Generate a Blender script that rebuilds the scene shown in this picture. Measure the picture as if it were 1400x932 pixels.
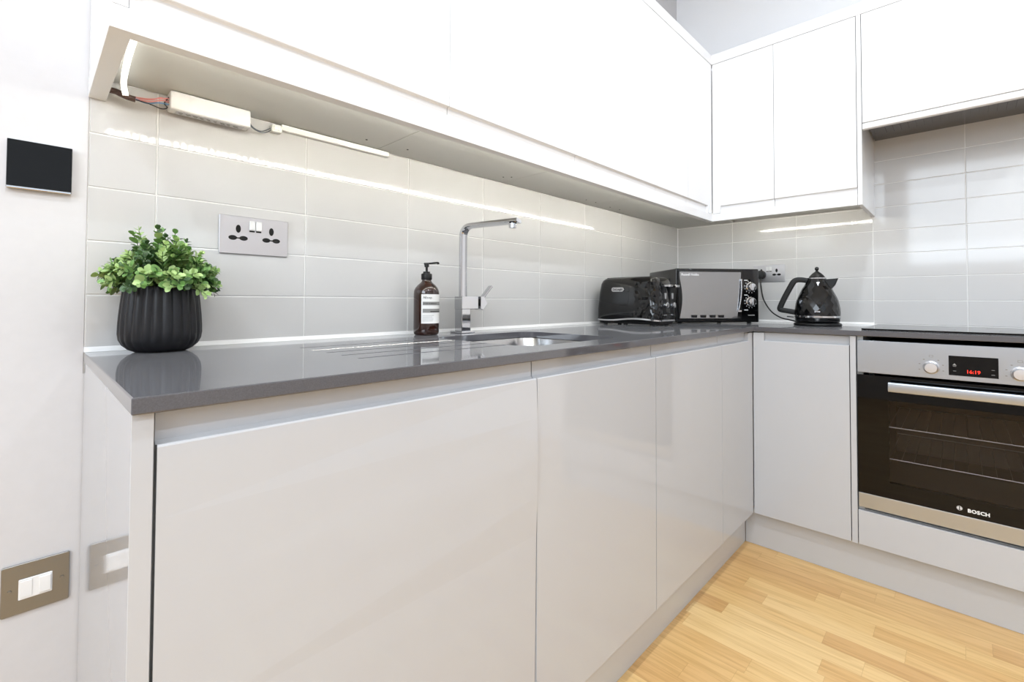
import bpy, bmesh, math, random
from mathutils import Vector, Matrix
random.seed(7)
PI = math.pi
S = bpy.context.scene
for o in list(bpy.data.objects): bpy.data.objects.remove(o)
C = bpy.context.collection

# ------------------------------------------------------------------ camera
YAW, PITCH, ROLL, F = 0.7632, 0.0218, 0.0037, 637.69
PCX, PCY = 705.93, 397.62
fw = Vector((math.cos(YAW)*math.cos(PITCH), math.sin(YAW)*math.cos(PITCH), math.sin(PITCH)))
rt = Vector((math.sin(YAW), -math.cos(YAW), 0)); up = rt.cross(fw)
rt2 = rt*math.cos(ROLL) + up*math.sin(ROLL); up2 = up*math.cos(ROLL) - rt*math.sin(ROLL)
cam_d = bpy.data.cameras.new('camera'); cam = bpy.data.objects.new('camera', cam_d); C.objects.link(cam)
M = Matrix((rt2, up2, -fw)).transposed().to_4x4(); M.translation = Vector((-2.6124, -1.1978, 0.9992))
cam.matrix_world = M
cam_d.sensor_width = 36; cam_d.sensor_fit = 'HORIZONTAL'; cam_d.lens = F*36/1400
cam_d.shift_x = (700-PCX)/1400; cam_d.shift_y = (PCY-466)/1400; cam_d.clip_start = 0.02
S.camera = cam

# ------------------------------------------------------------------ world, lights, exposure
w = bpy.data.worlds.new('World'); S.world = w; w.use_nodes = True
w.node_tree.nodes['Background'].inputs[0].default_value = (0.85, 0.92, 1, 1)
w.node_tree.nodes['Background'].inputs[1].default_value = 1.5
S.view_settings.view_transform = 'Standard'; S.view_settings.look = 'None'
S.view_settings.gamma = 1; S.view_settings.use_curve_mapping = False
S.view_settings.exposure = -1.05

def area(name, loc, target, sx, sy, power, col=(1, 1, 1)):
    l = bpy.data.lights.new(name, 'AREA'); l.shape = 'RECTANGLE'; l.size = sx; l.size_y = sy
    l.energy = power; l.color = col
    o = bpy.data.objects.new(name, l); C.objects.link(o); o.location = loc
    o.rotation_euler = (Vector(target)-Vector(loc)).to_track_quat('-Z', 'Y').to_euler()
    return o
area('daylight_left_window', (-4.52, -1.6, 2.0), (0, -1.6, 1.7), 1.7, 1.1, 92, (0.80, 0.90, 1))
area('fill_light_front', (-3.2, -3.52, 2.0), (-3.2, 0, 1.8), 1.9, 1.1, 8, (0.80, 0.90, 1))  # soft fill lamp added behind the camera, out of view
DOWN = [(-1.35, -1.15), (-2.55, -1.15), (-3.75, -1.15), (-1.35, -2.5), (-2.55, -2.5), (-3.75, -2.5)]
for i, (x, y) in enumerate(DOWN):
    l = bpy.data.lights.new('downlight_lamp', 'AREA'); l.shape = 'DISK'; l.size = 0.09; l.energy = 28; l.color = (0.84, 0.92, 1)
    o = bpy.data.objects.new('downlight_lamp', l); C.objects.link(o); o.location = (x, y, 2.884)

# ------------------------------------------------------------------ material helpers
def lin(c):
    if isinstance(c, str): c = [int(c[i:i+2], 16)/255 for i in (0, 2, 4)]
    return tuple((v/12.92 if v <= .04045 else ((v+.055)/1.055)**2.4) for v in c) + (1,)
def mat(name, col, rough=.5, metal=0, coat=0, spec=.5, emit=None, es=0, trans=0, ior=1.5, noise=0, nscale=200, bump=0, aniso=0, sheen=0):
    m = bpy.data.materials.new(name); m.use_nodes = True; nt = m.node_tree; b = nt.nodes['Principled BSDF']
    b.inputs['Base Color'].default_value = lin(col); b.inputs['Roughness'].default_value = rough
    b.inputs['Metallic'].default_value = metal; b.inputs['Coat Weight'].default_value = coat
    b.inputs['Coat Roughness'].default_value = .03
    b.inputs['Specular IOR Level'].default_value = spec; b.inputs['IOR'].default_value = ior
    b.inputs['Transmission Weight'].default_value = trans
    b.inputs['Anisotropic'].default_value = aniso
    b.inputs['Sheen Weight'].default_value = sheen; b.inputs['Sheen Roughness'].default_value = .35
    if emit: b.inputs['Emission Color'].default_value = lin(emit); b.inputs['Emission Strength'].default_value = es
    if noise or bump:
        tc = nt.nodes.new('ShaderNodeTexCoord'); n = nt.nodes.new('ShaderNodeTexNoise'); n.inputs['Scale'].default_value = nscale
        n.inputs['Detail'].default_value = 3
        nt.links.new(tc.outputs['Object'], n.inputs['Vector'])
        if noise:
            r = nt.nodes.new('ShaderNodeValToRGB'); c = lin(col)
            r.color_ramp.elements[0].position = .35; r.color_ramp.elements[1].position = .65
            r.color_ramp.elements[0].color = tuple(v*(1-noise) for v in c[:3])+(1,)
            r.color_ramp.elements[1].color = tuple(min(1, v*(1+noise)) for v in c[:3])+(1,)
            nt.links.new(n.outputs['Fac'], r.inputs['Fac']); nt.links.new(r.outputs['Color'], b.inputs['Base Color'])
        if bump:
            bp = nt.nodes.new('ShaderNodeBump'); bp.inputs['Strength'].default_value = bump; bp.inputs['Distance'].default_value = .001
            nt.links.new(n.outputs['Fac'], bp.inputs['Height']); nt.links.new(bp.outputs['Normal'], b.inputs['Normal'])
    return m
MT = dict(
 wall_lit=mat('painted_plaster_lit', 'f3f3f5', .75, bump=.05),  # paler copy of the wall plaster; right wall's extra light put into its colour
 wall=mat('painted_plaster', 'd2d0d1', .75, noise=.01, nscale=60, bump=.08),
 ceil=mat('ceiling_paint', 'f2f2f2', .8),
 tile=mat('glazed_tile', 'd0cfce', .07, spec=.5, noise=.015, nscale=3, bump=.02),
 grout=mat('grout', 'efeeec', .7),
 white=mat('gloss_white', 'f2f2f3', .09, spec=.5),
 base=mat('gloss_light_grey', 'c0c1c4', .06, spec=.5),
 carc=mat('matt_carcass', 'd4d4d0', .45),
 plinth=mat('plinth_grey', 'c6c7c9', .18),
 quartz=mat('polished_quartz', '545357', .06, spec=.5, ior=1.7, sheen=.13, noise=.10, nscale=700),  # sheen adds a pale haze that brightens the top at grazing view
 steel=mat('brushed_steel', 'bcc2ca', .36, metal=1, aniso=.5),
 sinkm=mat('sink_steel', 'bdbcbb', .22, metal=1),
 chrome=mat('chrome', 'cdced1', .04, metal=1),
 satin=mat('satin_metal', 'dadadd', .30, metal=1),
 pewter=mat('pewter_plate', '93928f', .42, metal=1),
 wplast=mat('white_plastic', 'eeeeee', .3),
 black=mat('black_gloss', '080809', .07, spec=.45, coat=.15),
 blackm=mat('black_matt', '0b0b0c', .4, spec=.35),
 dark=mat('dark_void', '050505', .8),
 rubber=mat('black_rubber', '101011', .5),
 glassb=mat('black_glass', '050506', .03, spec=.28),
 hoodm=mat('hood_metal', '77777a', .22, metal=1),
 pot=mat('ribbed_ceramic', '161619', .38, spec=.35, noise=.1, nscale=90),
 soil=mat('dark_soil', '1e1a14', .9),
 amber=mat('amber_bottle', '2a120a', .04, spec=.6, coat=.4),
 label=mat('paper_label', 'f1f0ee', .6),
 lgrey=mat('label_grey_band', '8f8e8c', .6),
 ink=mat('ink_dark', '3a3a3a', .6),
 lettr=mat('white_lettering', 'e8e8e8', .5),
 red=mat('red_digits', 'ff2a14', .5, emit='ff2a14', es=1.5),
 silicone=mat('white_silicone', 'fafafa', .3),
 mirror=mat('mirrored_door_glass', 'a6a8aa', .22, metal=1),
 enamel=mat('oven_enamel', '6a6663', .35),
 pink=mat('pink_wire', 'd98a86', .4), blue=mat('blue_wire', '5b87ad', .4), brown=mat('brown_sheath', '4a342c', .5),
 greyw=mat('grey_wire', '5c636b', .4), cream=mat('pvc_white', 'f6f6f2', .35),
 ledtape=mat('led_tape', 'f4f2e6', .4, emit='fdfcf4', es=5),
 ledchip=mat('led_chip', 'ffffff', .4, emit='fdfcf2', es=290),
 lamp=mat('downlight_lens', 'ffffff', .4, emit='fff6e6', es=12),
 g1=mat('leaf_dark', '4c6b42', .4), g2=mat('leaf_mid', '76a058', .4), g3=mat('leaf_light', 'b3cf88', .4), stem=mat('plant_stem', '52683a', .5),
)
# tinted oven glass: glossy over dark transparency
def glass_tint():
    m = bpy.data.materials.new('tinted_oven_glass'); m.use_nodes = True; nt = m.node_tree; nt.nodes.clear()
    out = nt.nodes.new('ShaderNodeOutputMaterial'); mx = nt.nodes.new('ShaderNodeMixShader')
    tr = nt.nodes.new('ShaderNodeBsdfTransparent'); tr.inputs[0].default_value = (.76, .72, .70, 1)
    gl = nt.nodes.new('ShaderNodeBsdfGlossy'); gl.inputs['Roughness'].default_value = .03
    fr = nt.nodes.new('ShaderNodeFresnel'); fr.inputs[0].default_value = 1.32
    nt.links.new(fr.outputs[0], mx.inputs[0]); nt.links.new(tr.outputs[0], mx.inputs[1]); nt.links.new(gl.outputs[0], mx.inputs[2])
    nt.links.new(mx.outputs[0], out.inputs[0]); return m
MT['tint'] = glass_tint()
def clear_glass():
    m = bpy.data.materials.new('window_glass'); m.use_nodes = True; nt = m.node_tree; nt.nodes.clear()
    out = nt.nodes.new('ShaderNodeOutputMaterial'); mx = nt.nodes.new('ShaderNodeMixShader'); mx.inputs[0].default_value = .08
    tr = nt.nodes.new('ShaderNodeBsdfTransparent'); gl = nt.nodes.new('ShaderNodeBsdfGlossy'); gl.inputs['Roughness'].default_value = .02
    nt.links.new(tr.outputs[0], mx.inputs[1]); nt.links.new(gl.outputs[0], mx.inputs[2]); nt.links.new(mx.outputs[0], out.inputs[0]); return m
MT['pane'] = clear_glass()
def oak():
    m = bpy.data.materials.new('oak_strip_floor'); m.use_nodes = True; nt = m.node_tree; b = nt.nodes['Principled BSDF']; L = nt.links.new
    tc = nt.nodes.new('ShaderNodeTexCoord'); mp = nt.nodes.new('ShaderNodeMapping'); mp.inputs['Rotation'].default_value = (0, 0, PI/2)
    L(tc.outputs['Object'], mp.inputs['Vector'])
    def math_(op, a, b_=None):
        n = nt.nodes.new('ShaderNodeMath'); n.operation = op
        for i, v in enumerate((a, b_)):
            if v is None: continue
            if isinstance(v, (int, float)): n.inputs[i].default_value = v
            else: L(v, n.inputs[i])
        return n.outputs[0]
    sx = nt.nodes.new('ShaderNodeSeparateXYZ'); L(mp.outputs[0], sx.inputs[0]); U, V = sx.outputs['X'], sx.outputs['Y']
    rv = math_('DIVIDE', V, .068); row = math_('FLOOR', rv)
    wn = nt.nodes.new('ShaderNodeTexWhiteNoise'); wn.noise_dimensions = '1D'; L(row, wn.inputs['W'])
    uu = math_('DIVIDE', math_('ADD', U, math_('MULTIPLY', wn.outputs['Value'], 3.7)), .36); cell = math_('FLOOR', uu)
    cb = nt.nodes.new('ShaderNodeCombineXYZ'); L(row, cb.inputs[0]); L(cell, cb.inputs[1])
    br = nt.nodes.new('ShaderNodeTexWhiteNoise'); br.noise_dimensions = '2D'; L(cb.outputs[0], br.inputs['Vector'])
    # thin joints: distance to the strip edge
    fv = math_('FRACT', rv); fu = math_('FRACT', uu)
    ev = math_('MULTIPLY', math_('MINIMUM', fv, math_('SUBTRACT', 1, fv)), .068); eu = math_('MULTIPLY', math_('MINIMUM', fu, math_('SUBTRACT', 1, fu)), .36)
    joint = math_('LESS_THAN', math_('MINIMUM', ev, eu), .0005)
    cr = nt.nodes.new('ShaderNodeValToRGB'); e = cr.color_ramp.elements
    e[0].position = 0; e[0].color = lin('d3a76e'); e[1].position = 1; e[1].color = lin('ecca90')
    k = cr.color_ramp.elements.new(.22); k.color = lin('dcb176'); k = cr.color_ramp.elements.new(.6); k.color = lin('e4bd80')
    L(br.outputs['Value'], cr.inputs['Fac'])
    # grain: noise stretched along the strips (world y); offset per strip by its tone
    sc = nt.nodes.new('ShaderNodeMapping'); sc.inputs['Scale'].default_value = (2.2, 38, 1); L(mp.outputs[0], sc.inputs['Vector'])
    ad = nt.nodes.new('ShaderNodeVectorMath'); ad.operation = 'ADD'; L(sc.outputs[0], ad.inputs[0])
    ms = nt.nodes.new('ShaderNodeVectorMath'); ms.operation = 'SCALE'; ms.inputs['Scale'].default_value = 13; L(br.outputs['Color'], ms.inputs[0]); L(ms.outputs[0], ad.inputs[1])
    n = nt.nodes.new('ShaderNodeTexNoise'); n.inputs['Scale'].default_value = 1.6; n.inputs['Detail'].default_value = 6; n.inputs['Distortion'].default_value = 1.2; L(ad.outputs[0], n.inputs['Vector'])
    g = nt.nodes.new('ShaderNodeValToRGB'); g.color_ramp.elements[0].position = .32; g.color_ramp.elements[0].color = (.70, .60, .48, 1)
    g.color_ramp.elements[1].position = .58; g.color_ramp.elements[1].color = (1.0, 1.0, 1.0, 1); L(n.outputs['Fac'], g.inputs['Fac'])
    mu = nt.nodes.new('ShaderNodeMix'); mu.data_type = 'RGBA'; mu.blend_type = 'MULTIPLY'; mu.inputs['Factor'].default_value = .6
    L(cr.outputs['Color'], mu.inputs['A']); L(g.outputs['Color'], mu.inputs['B'])
    # knots
    vs = nt.nodes.new('ShaderNodeMapping'); vs.inputs['Scale'].default_value = (3.0, 5.2, 1); L(mp.outputs[0], vs.inputs['Vector'])
    v = nt.nodes.new('ShaderNodeTexVoronoi'); v.inputs['Scale'].default_value = 1.5; L(vs.outputs[0], v.inputs['Vector'])
    kr = nt.nodes.new('ShaderNodeValToRGB'); kr.color_ramp.elements[0].position = .018; kr.color_ramp.elements[0].color = (.16, .07, .03, 1)
    kr.color_ramp.elements[1].position = .05; kr.color_ramp.elements[1].color = (1, 1, 1, 1); L(v.outputs['Distance'], kr.inputs['Fac'])
    m2 = nt.nodes.new('ShaderNodeMix'); m2.data_type = 'RGBA'; m2.blend_type = 'MULTIPLY'; m2.inputs['Factor'].default_value = .85
    L(mu.outputs['Result'], m2.inputs['A']); L(kr.outputs['Color'], m2.inputs['B'])
    m3 = nt.nodes.new('ShaderNodeMix'); m3.data_type = 'RGBA'; m3.blend_type = 'MULTIPLY'; L(math_('MULTIPLY', joint, .35), m3.inputs['Factor'])
    L(m2.outputs['Result'], m3.inputs['A']); m3.inputs['B'].default_value = (.45, .3, .18, 1)
    L(m3.outputs['Result'], b.inputs['Base Color']); b.inputs['Roughness'].default_value = .28
    return m
MT['oak'] = oak()

# ------------------------------------------------------------------ mesh helpers
def nb(): return bmesh.new()
def bx(bm, x0, x1, y0, y1, z0, z1, bev=0, seg=1, mi=0):
    x0, x1 = sorted((x0, x1)); y0, y1 = sorted((y0, y1)); z0, z1 = sorted((z0, z1))
    t = bmesh.new(); r = bmesh.ops.create_cube(t, size=1)
    for v in t.verts: v.co = Vector(((x0+x1)/2+v.co.x*(x1-x0), (y0+y1)/2+v.co.y*(y1-y0), (z0+z1)/2+v.co.z*(z1-z0)))
    if bev: bmesh.ops.bevel(t, geom=t.edges[:], offset=bev, segments=seg, affect='EDGES', profile=.5)
    for f in t.faces: f.material_index = mi
    merge(bm, t); return bm
def merge(bm, t, mtx=None):
    if mtx: t.transform(mtx)
    tmp = bpy.data.meshes.new('tmp'); t.to_mesh(tmp); t.free(); bm.from_mesh(tmp); bpy.data.meshes.remove(tmp); return bm
def prism(bm, poly, axis, a, b, mi=0, bev=0, seg=1, bev_all=False):
    """poly: list of (u,v); axis 0: (u,v)=(y,z), 1: (x,z), 2: (x,y)"""
    def P(u, v, t): return {0: (t, u, v), 1: (u, t, v), 2: (u, v, t)}[axis]
    t = bmesh.new(); A = [t.verts.new(P(u, v, a)) for u, v in poly]; B = [t.verts.new(P(u, v, b)) for u, v in poly]; n = len(poly)
    t.faces.new(A); t.faces.new(B[::-1])
    for i in range(n): t.faces.new((A[i], B[i], B[(i+1) % n], A[(i+1) % n]))
    bmesh.ops.recalc_face_normals(t, faces=t.faces[:])
    if bev:
        if bev_all: g = t.edges[:]
        else:
            sA = set(A); sB = set(B); g = [e for e in t.edges if (e.verts[0] in sA) == (e.verts[1] in sA)]
        bmesh.ops.bevel(t, geom=g, offset=bev, segments=seg, affect='EDGES', profile=.5)
    for f in t.faces: f.material_index = mi
    return merge(bm, t)
def rrect(u0, u1, v0, v1, r, n=6):
    out = []
    for cu, cv, a0 in ((u1-r, v1-r, 0), (u0+r, v1-r, PI/2), (u0+r, v0+r, PI), (u1-r, v0+r, 1.5*PI)):
        for i in range(n+1):
            a = a0+PI/2*i/n; out.append((cu+r*math.cos(a), cv+r*math.sin(a)))
    return out
def ell(cu, cv, ru, rv, n=24): return [(cu+ru*math.cos(2*PI*i/n), cv+rv*math.sin(2*PI*i/n)) for i in range(n)]
def lathe(bm, prof, seg=48, c=(0, 0, 0), rf=None, mi=0, mtx=None, cap=True):
    t = bmesh.new(); rings = []
    for k, (r, z) in enumerate(prof):
        rings.append([t.verts.new((r*(rf(2*PI*i/seg, k, z) if rf else 1)*math.cos(2*PI*i/seg), r*(rf(2*PI*i/seg, k, z) if rf else 1)*math.sin(2*PI*i/seg), z)) for i in range(seg)])
    for a, b in zip(rings, rings[1:]):
        for i in range(seg): t.faces.new((a[i], a[(i+1) % seg], b[(i+1) % seg], b[i]))
    if cap:
        t.faces.new(rings[0][::-1]); t.faces.new(rings[-1])
    bmesh.ops.remove_doubles(t, verts=t.verts[:], dist=1e-6)
    for f in t.faces: f.material_index = mi
    m = Matrix.Translation(c)
    if mtx: m = m @ mtx
    return merge(bm, t, m)
def sweep(bm, pts, sec, mi=0, upv=(0, 0, 1)):
    """sweep closed section sec [(a,b)] along pts; a along side, b along 'up'"""
    pts = [Vector(p) for p in pts]; t = bmesh.new(); rings = []; prev = None
    for i, p in enumerate(pts):
        d = (pts[min(i+1, len(pts)-1)]-pts[max(i-1, 0)]).normalized()
        if prev is None:
            u = Vector(upv); s = d.cross(u)
            if s.length < 1e-4: s = d.cross(Vector((0, 1, 0)))
            s.normalize()
        else: s = (prev - d*prev.dot(d)).normalized()
        u = s.cross(d).normalized(); prev = s
        rings.append([t.verts.new(p+s*a+u*b) for a, b in sec])
    n = len(sec)
    for A, B in zip(rings, rings[1:]):
        for i in range(n): t.faces.new((A[i], A[(i+1) % n], B[(i+1) % n], B[i]))
    t.faces.new(rings[0]); t.faces.new(rings[-1][::-1]); bmesh.ops.recalc_face_normals(t, faces=t.faces[:])
    for f in t.faces: f.material_index = mi
    return merge(bm, t)
def circ(r, n=10): return [(r*math.cos(2*PI*i/n), r*math.sin(2*PI*i/n)) for i in range(n)]
def tube(bm, pts, r, n=10, mi=0, smoothn=0):
    if smoothn: pts = spline(pts, smoothn)
    return sweep(bm, pts, circ(r, n), mi)
def spline(P, n):
    P = [Vector(p) for p in P]; out = []
    Q = [2*P[0]-P[1]]+P+[2*P[-1]-P[-2]]
    for i in range(1, len(Q)-2):
        for k in range(n):
            t = k/n; a, b, c, d = Q[i-1], Q[i], Q[i+1], Q[i+2]
            out.append(.5*((2*b)+(c-a)*t+(2*a-5*b+4*c-d)*t*t+(-a+3*b-3*c+d)*t**3))
    out.append(P[-1]); return out

def obj(name, bm, mats, parent=None, smooth=False, local=False, angle=35):
    if not isinstance(mats, (list, tuple)): mats = [mats]
    if parent is not None and not local: bm.transform(parent.matrix_basis.inverted() if parent.type == 'EMPTY' else Matrix.Translation(-Vector(parent['org'])))
    org = Vector((0, 0, 0))
    if parent is None and not local:
        xs = [v.co for v in bm.verts]
        org = Vector(((min(v.x for v in xs)+max(v.x for v in xs))/2, (min(v.y for v in xs)+max(v.y for v in xs))/2, min(v.z for v in xs)))
        bm.transform(Matrix.Translation(-org))
    me = bpy.data.meshes.new(name); bmesh.ops.recalc_face_normals(bm, faces=bm.faces[:]) if name not in ('foliage',) else None
    bm.to_mesh(me); bm.free()
    for m in mats: me.materials.append(MT[m])
    if smooth:
        for p in me.polygons: p.use_smooth = True
        me.set_sharp_from_angle(angle=math.radians(angle))
    o = bpy.data.objects.new(name, me); C.objects.link(o)
    o.location = org
    if parent is not None: o.parent = parent
    return o
def sub(name, bm, mats, parent, smooth=False):
    """child of a mesh part: part meshes sit at their root's origin, so use the root's frame"""
    root = parent.parent if parent.parent else parent
    bm.transform((root.matrix_basis).inverted())
    me = bpy.data.meshes.new(name); bmesh.ops.recalc_face_normals(bm, faces=bm.faces[:]); bm.to_mesh(me); bm.free()
    for m in (mats if isinstance(mats, (list, tuple)) else [mats]): me.materials.append(MT[m])
    if smooth:
        for p in me.polygons: p.use_smooth = True
        me.set_sharp_from_angle(angle=math.radians(35))
    o = bpy.data.objects.new(name, me); C.objects.link(o); o.parent = parent; return o
def thing(name, label, cat, loc=(0, 0, 0), rotz=0, group=None):
    o = bpy.data.objects.new(name, None); C.objects.link(o); o.empty_display_size = .05
    o.matrix_basis = Matrix.Translation(loc) @ Matrix.Rotation(rotz, 4, 'Z')
    o['label'] = label; o['category'] = cat
    if group: o['group'] = group
    return o
def tag(o, label, cat, group=None):
    o['label'] = label; o['category'] = cat
    if group: o['group'] = group
    return o
def struct(o): o['kind'] = 'structure'; return o
def text_bm(txt, size, origin, xdir, ydir, depth=.0002, bold=0, spacing=1.0):
    cu = bpy.data.curves.new('t', 'FONT'); cu.body = txt; cu.size = size; cu.extrude = depth; cu.offset = bold; cu.space_character = spacing
    cu.align_x = 'CENTER'; cu.align_y = 'CENTER'; cu.resolution_u = 2
    o = bpy.data.objects.new('t', cu); C.objects.link(o); dg = bpy.context.evaluated_depsgraph_get(); dg.update()
    me = bpy.data.meshes.new_from_object(o.evaluated_get(dg)); bpy.data.objects.remove(o); bpy.data.curves.remove(cu)
    bm = bmesh.new(); bm.from_mesh(me); bpy.data.meshes.remove(me)
    X = Vector(xdir).normalized(); Y = Vector(ydir).normalized(); Z = X.cross(Y)
    m = Matrix((X, Y, Z)).transposed().to_4x4(); m.translation = Vector(origin); bm.transform(m); return bm
def boolean(o, cutters):
    for c in cutters:
        md = o.modifiers.new('b', 'BOOLEAN'); md.operation = 'DIFFERENCE'; md.object = c; md.solver = 'EXACT'
    dg = bpy.context.evaluated_depsgraph_get(); dg.update()
    me = bpy.data.meshes.new_from_object(o.evaluated_get(dg)); o.modifiers.clear(); old = o.data; o.data = me; bpy.data.meshes.remove(old)
    for c in cutters: bpy.data.objects.remove(c)

# ------------------------------------------------------------------ key dimensions (metres)
FZ = .0132                       # floor
XL = -2.539                      # left end of the long run
WT, WB = .900, .882              # worktop top / bottom
YF, XF = -.5923, -.6017          # worktop front edges
YD, XD = -.5843, -.5937          # base door fronts
YU, XU = -.3369, -.3574          # wall cabinet door fronts
ZP, ZP1, ZG, ZT, ZC = 1.3836, 1.4180, 1.4530, 2.1400, 2.1862
CEIL = 2.90
RX0, RY0 = -4.6, -3.6            # room extents

# ------------------------------------------------------------------ structure
bm = bx(nb(), RX0-.15, .15, RY0-.15, .15, FZ-.1, FZ); struct(obj('floor', bm, 'oak'))
bm = bx(nb(), RX0-.15, .15, RY0-.15, .15, CEIL, CEIL+.1); struct(obj('ceiling', bm, 'ceil'))
def tiles(bm, axis, us, zs, front=0.0):
    g = .0011
    for a, b in zip(us, us[1:]):
        for z0, z1 in zip(zs, zs[1:]):
            if b-a < .004 or z1-z0 < .004: continue
            t = bmesh.new(); o = []
            for dep, ins in ((front, g+.0011), (front+.0008, g+.0002), (front+.006, g)):
                o.append([t.verts.new((u, dep, z) if axis == 1 else (dep, u, z)) for u, z in ((a+ins, z0+ins), (b-ins, z0+ins), (b-ins, z1-ins), (a+ins, z1-ins))])
            t.faces.new(o[0])
            for A, B in zip(o, o[1:]):
                for i in range(4): t.faces.new((A[i], A[(i+1) % 4], B[(i+1) % 4], B[i]))
            for f in t.faces: f.material_index = 1
            merge(bm, t)
rows = [.9048+i*.1033 for i in range(6)]
ux = sorted([XL]+[-.3202-.302*k for k in range(8)]+[0])
bm = bx(nb(), RX0, .15, .0062, .15, FZ, CEIL)
bx(bm, RX0, XL-.0004, 0, .0062, FZ, CEIL); bx(bm, XL-.0004, 0, 0, .0062, FZ, .8600); bx(bm, XL, 0, 0, .0062, 1.4275, CEIL)
bx(bm, XL, 0, .0014, .0062, .86, 1.4275, mi=2)
tiles(bm, 1, ux, rows[:5]+[1.4265]); struct(obj('wall_rear', bm, ['wall', 'tile', 'grout']))
uy = sorted([-1.64]+[-.3071-.302*k for k in range(5)]+[0])
rows2 = [.9048+i*.1033 for i in range(9)]
bm = bx(nb(), .0062, .15, RY0, .006, FZ, CEIL)
bx(bm, 0, .0062, RY0, -1.6404, FZ, CEIL); bx(bm, 0, .0062, -1.64, 0, 1.7315, CEIL)
bx(bm, .0014, .0062, -1.64, 0, .86, 1.7315, mi=2)
tiles(bm, 0, uy, rows2[:8]+[1.7305]); struct(obj('wall_right', bm, ['wall_lit', 'tile', 'grout']))
# left and front walls with a window each; front one added for fill light
bm = nb(); wy0, wy1, wz0, wz1 = -2.5, -.7, 1.4, 2.6
bx(bm, RX0-.15, RX0, RY0, wy0, FZ, CEIL); bx(bm, RX0-.15, RX0, wy1, .0, FZ, CEIL); bx(bm, RX0-.15, RX0, wy0, wy1, FZ, wz0); bx(bm, RX0-.15, RX0, wy0, wy1, wz1, CEIL)
struct(obj('wall_left', bm, 'wall'))
bm = nb(); wx0, wx1 = -4.2, -2.2
bx(bm, RX0, wx0, RY0-.15, RY0, FZ, CEIL); bx(bm, wx1, .15, RY0-.15, RY0, FZ, CEIL); bx(bm, wx0, wx1, RY0-.15, RY0, FZ, 1.4); bx(bm, wx0, wx1, RY0-.15, RY0, 2.6, CEIL)
struct(obj('wall_front', bm, 'wall'))
def window(name, axis, c, a0, a1, z0, z1):
    bm = nb()
    def b(u0, u1, v0, v1):
        if axis == 0: bx(bm, c-.06, c, u0, u1, v0, v1, .003)
        else: bx(bm, u0, u1, c-.06, c, v0, v1, .003)
    b(a0, a0+.06, z0, z1); b(a1-.06, a1, z0, z1); b(a0+.06, a1-.06, z0, z0+.06); b(a0+.06, a1-.06, z1-.06, z1); m = (a0+a1)/2; b(m-.03, m+.03, z0+.06, z1-.06)
    fr = struct(obj(name, bm, 'wplast'))
    p = nb()
    if axis == 0: bx(p, c-.035, c-.03, a0+.03, a1-.03, z0+.03, z1-.03)
    else: bx(p, a0+.03, a1-.03, c-.035, c-.03, z0+.03, z1-.03)
    g = obj('pane', p, 'pane', local=True); g.parent = fr; g.location = -fr.location
window('window_1', 0, RX0-.03, wy0, wy1, wz0, wz1); window('window_added', 1, RY0-.03, wx0, wx1, 1.4, 2.6)  # second window is unseen, added to frame the front fill lamp
# silicone beads
bm = nb(); prism(bm, [(0, .9002), (-.0075, .9002), (-.004, .906), (0, .9095)], 0, XL, -.006); struct(obj('trim_1', bm, 'silicone'))
bm = nb(); prism(bm, [(0, .9002), (-.0075, .9002), (-.004, .906), (0, .9095)], 1, -.9125, -.0)
struct(obj('trim_2', bm, 'silicone'))
bm = nb(); bx(bm, -.004, 0, -.004, 0, .91, 1.425); struct(obj('trim_3', bm, 'silicone'))

# ------------------------------------------------------------------ base cabinets
def jdoor(run, a0, a1, z0, z1, face, th=.019, gr='top', g0=None, g1=None, gh=.031, gd=.0155, bow=None):
    """door panel with routed finger groove. run 'x': spans x, faces -y; run 'y': spans y, faces -x (a0>a1 allowed)"""
    a0, a1 = sorted((a0, a1)); g0 = a0 if g0 is None else g0; g1 = a1 if g1 is None else g1; g0, g1 = sorted((g0, g1))
    bk = face+th; bv = .0016
    if gr == 'top':
        zg = z1-gh
        pr = [(bk, z0), (face+bv, z0), (face, z0+bv), (face, zg-bv-.001), (face+.0008, zg-.0006), (face+.003, zg), (face+gd-.004, zg-.002), (face+gd, zg+.002), (face+gd, z1), (bk, z1)]
    else:
        zg = z0+gh
        pr = [(bk, z1), (face+bv, z1), (face, z1-bv), (face, zg+bv), (face+.001, zg+.0003), (face+.003, zg), (face+gd-.004, zg+.002), (face+gd, zg-.002), (face+gd, z0), (bk, z0)]
    full = [(bk, z0), (face+bv, z0), (face, z0+bv), (face, z1-bv), (face+bv, z1), (bk, z1)]
    bm = nb(); ax = 0 if run == 'x' else 1
    if run == 'x':
        if bow is None: prism(bm, pr, 0, g0, g1)
        else: prism(bm, pr, 0, g0, g1)
        if g0 > a0+.0005: prism(bm, full, 0, a0, g0)
        if g1 < a1-.0005: prism(bm, full, 0, g1, a1)
    else:
        prism(bm, pr, 1, g0, g1)
        if g0 > a0+.0005: prism(bm, full, 1, a0, g0)
        if g1 < a1-.0005: prism(bm, full, 1, g1, a1)
    return bm
ZD0, ZD1 = .157, .8775
CB0, CB1 = .1575, .8805   # carcass z range
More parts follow.
